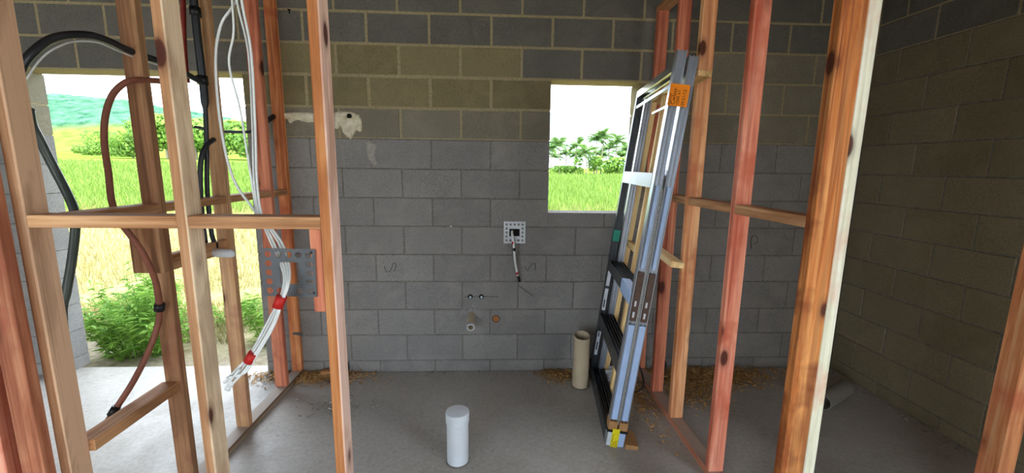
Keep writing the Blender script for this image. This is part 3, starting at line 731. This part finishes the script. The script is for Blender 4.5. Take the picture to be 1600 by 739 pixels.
# white cables on the left
CABS = [[(-0.766, -1.48, 2.014), (-0.839, -1.46, 1.92), (-0.866, -1.46, 1.805), (-0.863, -1.47, 1.606), (-0.833, -1.48, 1.443), (-0.763, -1.5, 1.341), (-0.739, -1.5, 1.294), (-0.703, -1.53, 1.24), (-0.651, -1.59, 1.194), (-0.621, -1.63, 1.159), (-0.616, -1.65, 1.125), (-0.632, -1.655, 1.082), (-0.673, -1.66, 1.007), (-0.728, -1.66, 0.914), (-0.767, -1.66, 0.873), (-0.81, -1.665, 0.827)],
 [(-0.779, -1.49, 2.01), (-0.79, -1.48, 1.896), (-0.813, -1.48, 1.801), (-0.792, -1.48, 1.666), (-0.775, -1.49, 1.506), (-0.753, -1.505, 1.337), (-0.73, -1.505, 1.295), (-0.692, -1.535, 1.241), (-0.643, -1.59, 1.194), (-0.614, -1.632, 1.16), (-0.609, -1.655, 1.126), (-0.625, -1.66, 1.084), (-0.663, -1.665, 1.007), (-0.72, -1.665, 0.915), (-0.758, -1.66, 0.866), (-0.792, -1.66, 0.812), (-.797, -1.668, .802), (-.803, -1.668, .815), (-.755, -1.672, .875)],
 [(-0.762, -1.5, 2.007), (-0.745, -1.49, 1.838), (-0.752, -1.49, 1.607), (-0.759, -1.495, 1.444), (-0.744, -1.51, 1.336), (-0.721, -1.51, 1.296), (-0.674, -1.54, 1.242), (-0.633, -1.59, 1.194), (-0.607, -1.634, 1.16), (-0.603, -1.66, 1.128), (-0.619, -1.665, 1.085), (-0.651, -1.67, 1.009), (-0.709, -1.67, 0.917), (-0.747, -1.665, 0.864), (-0.793, -1.67, 0.815)],
 [(-0.742, -1.51, 2.003), (-0.732, -1.5, 1.836), (-0.739, -1.5, 1.606), (-0.748, -1.5, 1.445), (-0.735, -1.515, 1.336), (-0.712, -1.515, 1.297), (-0.661, -1.545, 1.243), (-0.625, -1.59, 1.194), (-0.601, -1.636, 1.161), (-0.599, -1.66, 1.128), (-0.615, -1.665, 1.085), (-0.645, -1.67, 1.009), (-0.702, -1.67, 0.917), (-0.744, -1.665, 0.86), (-0.796, -1.67, 0.847)]]
cb = empty('cable_loom', (-.8, -1.66, .8), 'loom of white cables with red tape hanging through the perforated plate', 'cable')
for i, c in enumerate(CABS):
    c = [(c[0][0]+.02, c[0][1]+.03, 2.5), (c[0][0]+.01, c[0][1]+.01, 2.25)] + c
    tube('cable', c, [.0042, .0034, .004, .0038][i], wh, cb, 7)
def tape(p, q, r, mat, parent, name='tape_band'): return tube(name, [p, q], r, mat, parent, 12, 1)
tape((-.617, -1.660, 1.103), (-.632, -1.662, 1.068), .0155, redt, cb); tape((-.712, -1.667, .925), (-.730, -1.667, .896), .0145, redt, cb)

# ------------------------------------------------------------------ conduits and hoses on the left
blk = plain('black_conduit', '23262a', .42, 0, .5); grn = plain('dark_green_hose', '3d4640', .4, 0, .5); brn = plain('brown_hose', '8c5540', .5, 0, .4); redp = plain('red_pipe', '8a2f26', .5)
tag(tube('black_conduit', [(-1.60, -1.36, 1.50), (-1.557, -1.40, 1.605), (-1.503, -1.44, 1.715), (-1.455, -1.455, 1.79), (-1.435, -1.43, 1.841), (-1.424, -1.39, 1.883), (-1.405, -1.35, 1.909), (-1.385, -1.29, 1.927), (-1.381, -1.22, 1.927), (-1.377, -1.16, 1.917), (-1.371, -1.08, 1.909), (-1.362, -0.97, 1.905), (-1.362, -0.86, 1.886), (-1.356, -0.775, 1.868)], .0125, blk, None, 10), 'black conduit arching over the top of the door opening between studs', 'conduit')
tag(tube('pale_wire', [(-1.575, -1.385, 1.55), (-1.50, -1.44, 1.69), (-1.452, -1.44, 1.77), (-1.43, -1.41, 1.83), (-1.415, -1.37, 1.87), (-1.40, -1.33, 1.895), (-1.384, -1.26, 1.910), (-1.38, -1.17, 1.90), (-1.372, -1.08, 1.892), (-1.363, -.97, 1.889)], .0035, wh, None, 6), 'thin pale wire following the underside of the arched black conduit', 'wire')
tag(tube('green_hose', [(-1.495, -1.42, 1.66), (-1.514, -1.4, 1.612), (-1.518, -1.38, 1.566), (-1.51, -1.36, 1.481), (-1.478, -1.36, 1.388), (-1.453, -1.37, 1.326), (-1.450, -1.38, 1.255), (-1.48, -1.38, 1.14), (-1.503, -1.39, 1.037), (-1.523, -1.4, 0.933), (-1.53, -1.41, .6)], .0135, grn, None, 10), 'dark green hose hanging beside the left jamb of the opening', 'hose')
hb = empty('brown_hose', (-1.5, -1.3, .5), 'brown hose looping down past the second stud to the low nogging', 'hose')
tube('hose', [(-1.349, -1.0, 1.827), (-1.345, -1.06, 1.82), (-1.357, -1.16, 1.804), (-1.382, -1.19, 1.779), (-1.417, -1.2, 1.733), (-1.45, -1.2, 1.656), (-1.457, -1.21, 1.561), (-1.440, -1.23, 1.453), (-1.425, -1.25, 1.339), (-1.40, -1.25, 1.26), (-1.368, -1.22, 1.155), (-1.357, -1.19, 1.043), (-1.364, -1.17, 0.942), (-1.384, -1.16, 0.841), (-1.405, -1.19, 0.741), (-1.450, -1.24, 0.611), (-1.508, -1.3, 0.487), (-1.56, -1.34, .38)], .0115, brn, hb, 10)
tape((-1.366, -1.166, .915), (-1.374, -1.164, .885), .019, black, hb, 'clamp'); tape((-1.49, -1.285, .525), (-1.505, -1.297, .495), .016, black, hb, 'clamp')
kv = empty('water_riser', (-1.38, -.76, 1.05), 'twin black water pipes dropping to a tap body with a white cap', 'pipe')
tube('riser_pipe', [(-1.378, -.735, 2.5), (-1.378, -.735, 2.242), (-1.378, -0.735, 2.074), (-1.379, -0.73, 1.93), (-1.379, -0.73, 1.783), (-1.386, -0.74, 1.57), (-1.399, -0.75, 1.352), (-1.394, -0.76, 1.161), (-1.379, -0.77, 1.10)], [.0175]*25 + [.0105]*24, blk, kv, 10)
tube('branch_pipe', [(-1.373, -0.70, 1.611), (-1.382, -0.75, 1.576), (-1.393, -0.78, 1.508), (-1.403, -0.79, 1.385), (-1.41, -0.79, 1.229), (-1.408, -0.79, 1.10)], .0115, blk, kv, 10)
for z, rr in ((2.19, .024), (1.885, .024)): tape((-1.378, -.733, z-.02), (-1.378, -.733, z+.02), rr, black, kv, 'clamp')
tape((-1.379, -.77, 1.10), (-1.379, -.77, 1.075), .017, black, kv, 'coupling'); tape((-1.408, -.79, 1.10), (-1.408, -.79, 1.07), .017, black, kv, 'coupling')
tube('tap_body', [(-1.408, -.79, 1.075), (-1.400, -.80, 1.045), (-1.385, -.80, 1.05), (-1.365, -.80, 1.055)], .019, galv, kv, 12)
lathe('cap', [(.0001, .105), (.010, .103), (.018, .095), (.021, .082), (.021, 0), (.017, -.005)], pvc, kv, (-1.365, -.80, 1.055), 20, axis=(1, -.08, -.02))
tag(tube('red_pipe', [(-1.509, -.6, 2.5), (-1.516, -0.6, 2.285), (-1.528, -0.6, 2.152), (-1.549, -0.58, 2.036), (-1.558, -0.57, 1.90)], .0115, redp, None, 10), 'short red pipe hanging from above beside the pale stud', 'pipe')
cd = empty('wall_conduit', (-1.4, -.03, 1.8), 'thin black conduit running through the corner studs into the foam', 'conduit')
tube('conduit', [(-1.72, -.31, 1.70), (-1.635, -0.305, 1.685), (-1.581, -0.30, 1.677), (-1.441, -0.285, 1.678), (-1.425, -0.2, 1.702), (-1.425, -0.1, 1.748), (-1.40, -0.035, 1.795)], .0085, blk, cd, 8)
tape((-1.43, -.12, 1.742), (-1.40, -.035, 1.797), .016, blk, cd, 'boot')
tag(tube('grey_hose_tail', [(-1.40, -.002, .307), (-1.385, -.03, .315), (-1.35, -.04, .316), (-1.325, -.04, .305)], .011, plain('grey_tube', '5f5f5e', .5), None, 8), 'small grey pipe tail poking out of the wall low beside the corner stud', 'pipe')

# ------------------------------------------------------------------ foam, smears and marks on the wall
foam_m = newmat('expanding_foam', .9, 0, .2); mt, t, b = foam_m
n1 = noise_(t, coords(t), 28, 5, .6); t.links.new(ramp(t, [(.3, 'bdb292'), (.6, 'ddd6bd')], n1), b.inputs['Base Color']); bump(t, b, n1, .7, .01)
def blob(name, outline, th, mat, lab, cat, parent=None, seed=0, hole=None):
    """a lumpy patch stuck on the back wall: outline in (x, z), thickness th"""
    cx = sum(p[0] for p in outline)/len(outline); cz = sum(p[1] for p in outline)/len(outline)
    bm = bmesh.new(); vs = [bm.verts.new((p[0]-cx, 0, p[1]-cz)) for p in outline]
    E_ = [bm.edges.new((vs[i], vs[(i+1) % len(vs)])) for i in range(len(vs))]
    bmesh.ops.triangle_fill(bm, use_beauty=True, use_dissolve=False, edges=E_)
    for _ in range(3): bmesh.ops.subdivide_edges(bm, edges=[e_ for e_ in bm.edges if e_.calc_length() > .018], cuts=1, use_grid_fill=False); bmesh.ops.triangulate(bm, faces=list(bm.faces))
    for v in bm.verts:
        if v.is_boundary: v.co.y = .003; v.co.x += .004*noise.noise(v.co*60); v.co.z += .004*noise.noise(v.co*60+Vector((9, 0, 0)))
        else: v.co.y = -th*(.55+.9*noise.noise(v.co*26+Vector((seed, 0, 0)))) - .002
        if v.co.y > -.0006 and not v.is_boundary: v.co.y = -.0006
    me = finish(bm, name, 0, True)
    if sum(p.normal.y for p in me.polygons) > 0: me.flip_normals()
    o = link(name, me, mat, parent, (cx, 0, cz)); return tag(o, lab, cat) if lab else o
blob('foam_strip', [(-1.42, 1.826), (-1.373, 1.832), (-1.33, 1.825), (-1.27, 1.832), (-1.21, 1.83), (-1.156, 1.834), (-1.10, 1.836), (-1.06, 1.825), (-1.04, 1.80), (-1.05, 1.76), (-1.082, 1.746), (-1.161, 1.765), (-1.201, 1.761), (-1.274, 1.778), (-1.321, 1.754), (-1.337, 1.782), (-1.394, 1.771), (-1.408, 1.8)], .024, foam_m[0], 'long cream strip of expanding foam on the wall left of the front stud', 'foam')
f2 = blob('foam_patch', [(-1.035, 1.80), (-1.029, 1.83), (-0.992, 1.841), (-0.921, 1.839), (-0.868, 1.82), (-0.853, 1.787), (-0.853, 1.72), (-0.864, 1.706), (-0.887, 1.716), (-0.908, 1.692), (-0.932, 1.659), (-0.963, 1.681), (-0.982, 1.708), (-0.994, 1.744), (-1.022, 1.717), (-1.045, 1.75)], .028, foam_m[0], 'ragged cream patch of expanding foam on the wall right of the front stud', 'foam', seed=5)
lathe('hole', [(.0001, .034), (.013, .033), (.017, .024)], dark_in, f2, (-.925, 0, 1.807), 10, axis=(0, -1, 0))
smear = rough_conc('mortar_smear', '8f8a80', 'aba69b', 40)
blob('mortar_smear', [(-0.838, 1.65), (-0.804, 1.656), (-0.754, 1.623), (-0.773, 1.56), (-0.754, 1.48), (-0.793, 1.491), (-0.832, 1.536)], .003, smear, 'pale curved mortar smear on the wall right of the front stud', 'mortar')
chip_w = plain('white_chip', 'd9d6cc', .9)
for i, (x, z, lab) in enumerate(((-0.926, 1.406, 'white chip mark high on the wall beside the front stud'), (-0.426, 1.351, 'white chip mark on the wall at mid height left of the window'), (-0.277, 1.078, 'small white peg in the joint left of the wall plate'), (-0.911, 0.918, 'white chip mark beside the front stud above the squiggle'), (-0.927, 0.762, 'white chip mark beside the front stud level with the squiggle'), (-0.936, 0.66, 'lowest white chip mark beside the front stud'))):
    s = .008
    blob('wall_chip', [(x-s*.5, z+s), (x+s*.6, z+s*1.6), (x+s*.9, z-s*.4), (x+s*.2, z-s*1.8), (x-s*.7, z-s*.6)], .003, chip_w, lab, 'chip', seed=i)
blob('wall_hole', [(-1.285, 2.46), (-1.262, 2.458), (-1.262, 2.435), (-1.272, 2.41), (-1.283, 2.43)], .001, dark_in, 'small dark hole high in the wall left of the front stud', 'hole')

# ------------------------------------------------------------------ shavings and rubble on the slab
shav = leaf_mat('pine_shaving', '8a6236', 'd2ab72', .1); rub = leaf_mat('rubble_chip', '6f6a60', 'b5ada0', .0)
def chips(name, n, fn, size, mat, lab, pile=0):
    V = []; F = []
    for _ in range(n):
        x, y = fn(); s = size*random.uniform(.5, 1.5); a = random.uniform(0, 6.28); tl = random.uniform(-.5, .5)
        z = .004 + pile*random.random()**2
        d = Vector((math.cos(a), math.sin(a), tl*.7)).normalized(); q = Vector((-math.sin(a), math.cos(a), random.uniform(-.4, .4))).normalized(); k = len(V); p = Vector((x, y, z+abs(d.z)*s))
        V += [p-d*s-q*s*.4, p+d*s-q*s*.4, p+d*s+q*s*.4, p-d*s+q*s*.4, p+Vector((0, 0, s*.35))]
        F += [(k, k+1, k+4), (k+1, k+2, k+4), (k+2, k+3, k+4), (k+3, k, k+4)]
    o = link(name, mesh(name, V, F), mat); return tag(o, lab, 'shavings' if mat is shav else 'rubble', kind='stuff')
def inside(x, y): return XL0-.005 < x < XL1+.005 or XA-.005 < x < XB+.005
def pile(cx, cy, sx, sy, ymax=-.012, clear=True):
    def f():
        while True:
            x = random.gauss(cx, sx); y = random.gauss(cy, sy)
            if y < ymax and not (clear and inside(x, y)): return x, y
    return f
chips('pine_shavings', 3800, pile(1.55, -.09, .25, .10), .009, shav, 'drift of pine shavings along the wall in the right bay', .03)
chips('pine_shavings', 900, pile(1.36, -.3, .12, .11), .008, shav, 'pine shavings scattered behind the studs of the right partition', .008)
chips('pine_shavings', 1500, pile(-1.28, -.055, .2, .06), .009, shav, 'pine shavings heaped at the corner studs of the left partition', .025)
chips('pine_shavings', 700, pile(.50, -.06, .07, .07), .008, shav, 'pine shavings against the wall beside the beige pipe', .02)
chips('pine_shavings', 500, pile(.98, -.4, .05, .2), .008, shav, 'pine shavings along the plate of the right partition', .008)
chips('rubble', 260, lambda: (random.uniform(-1.3, 1.0), random.uniform(-1.5, -.02)), .0035, rub, 'small grit scattered over the middle floor', .0)
chips('rubble', 420, lambda: (random.uniform(-1.3, 2.5), -.006-abs(random.gauss(0, .03))), .006, rub, 'crumbs of mortar along the foot of the back wall', .006)
chips('rubble', 300, lambda: (XR-.01-abs(random.gauss(0, .035)), random.uniform(-2.4, -.05)), .009, rub, 'crumbs of mortar along the foot of the right wall', .008)
chips('rubble', 90, pile(-.93, -.45, .11, .07), .009, rub, 'small heap of rubble on the floor beside the front stud', .008)
# crumpled plastic behind the frames
bm = bmesh.new(); bmesh.ops.create_icosphere(bm, subdivisions=3, radius=.07)
for v in bm.verts: v.co *= 1+.55*noise.noise(v.co*28); v.co.z = max(-.045, v.co.z*.9)
me = finish(bm, 'plastic_bag', 0, False); o = link('plastic_bag', me, plain('crumpled_plastic', 'b9bdc0', .35, 0, .5), None, (.90, -.16, .046)); tag(o, 'crumpled white plastic wrap on the floor behind the metal frames', 'plastic')
tag(tube('loose_cable', [(.86, -.22, .008), (.93, -.24, .10), (1.02, -.2, .16), (1.05, -.28, .06), (1.0, -.33, .01), (.9, -.30, .009)], .006, blk, None, 8), 'black cord curling on the floor behind the metal frames', 'cord')
tag(tube('loose_cable', [(1.155, -.19, .30), (1.19, -.2, .22), (1.21, -.24, .17), (1.18, -.3, .145), (1.16, -.33, .15)], .007, blk, None, 8), 'black cable loop between the first studs of the right partition', 'cord')

tag(tube('conduit_stub', [(-1.03, .0, .075), (-1.028, -.018, .07), (-1.025, -.022, .05), (-1.03, -.02, .012)], .010, blk, None, 8), 'short black conduit stub at the foot of the wall behind the front stud', 'conduit')
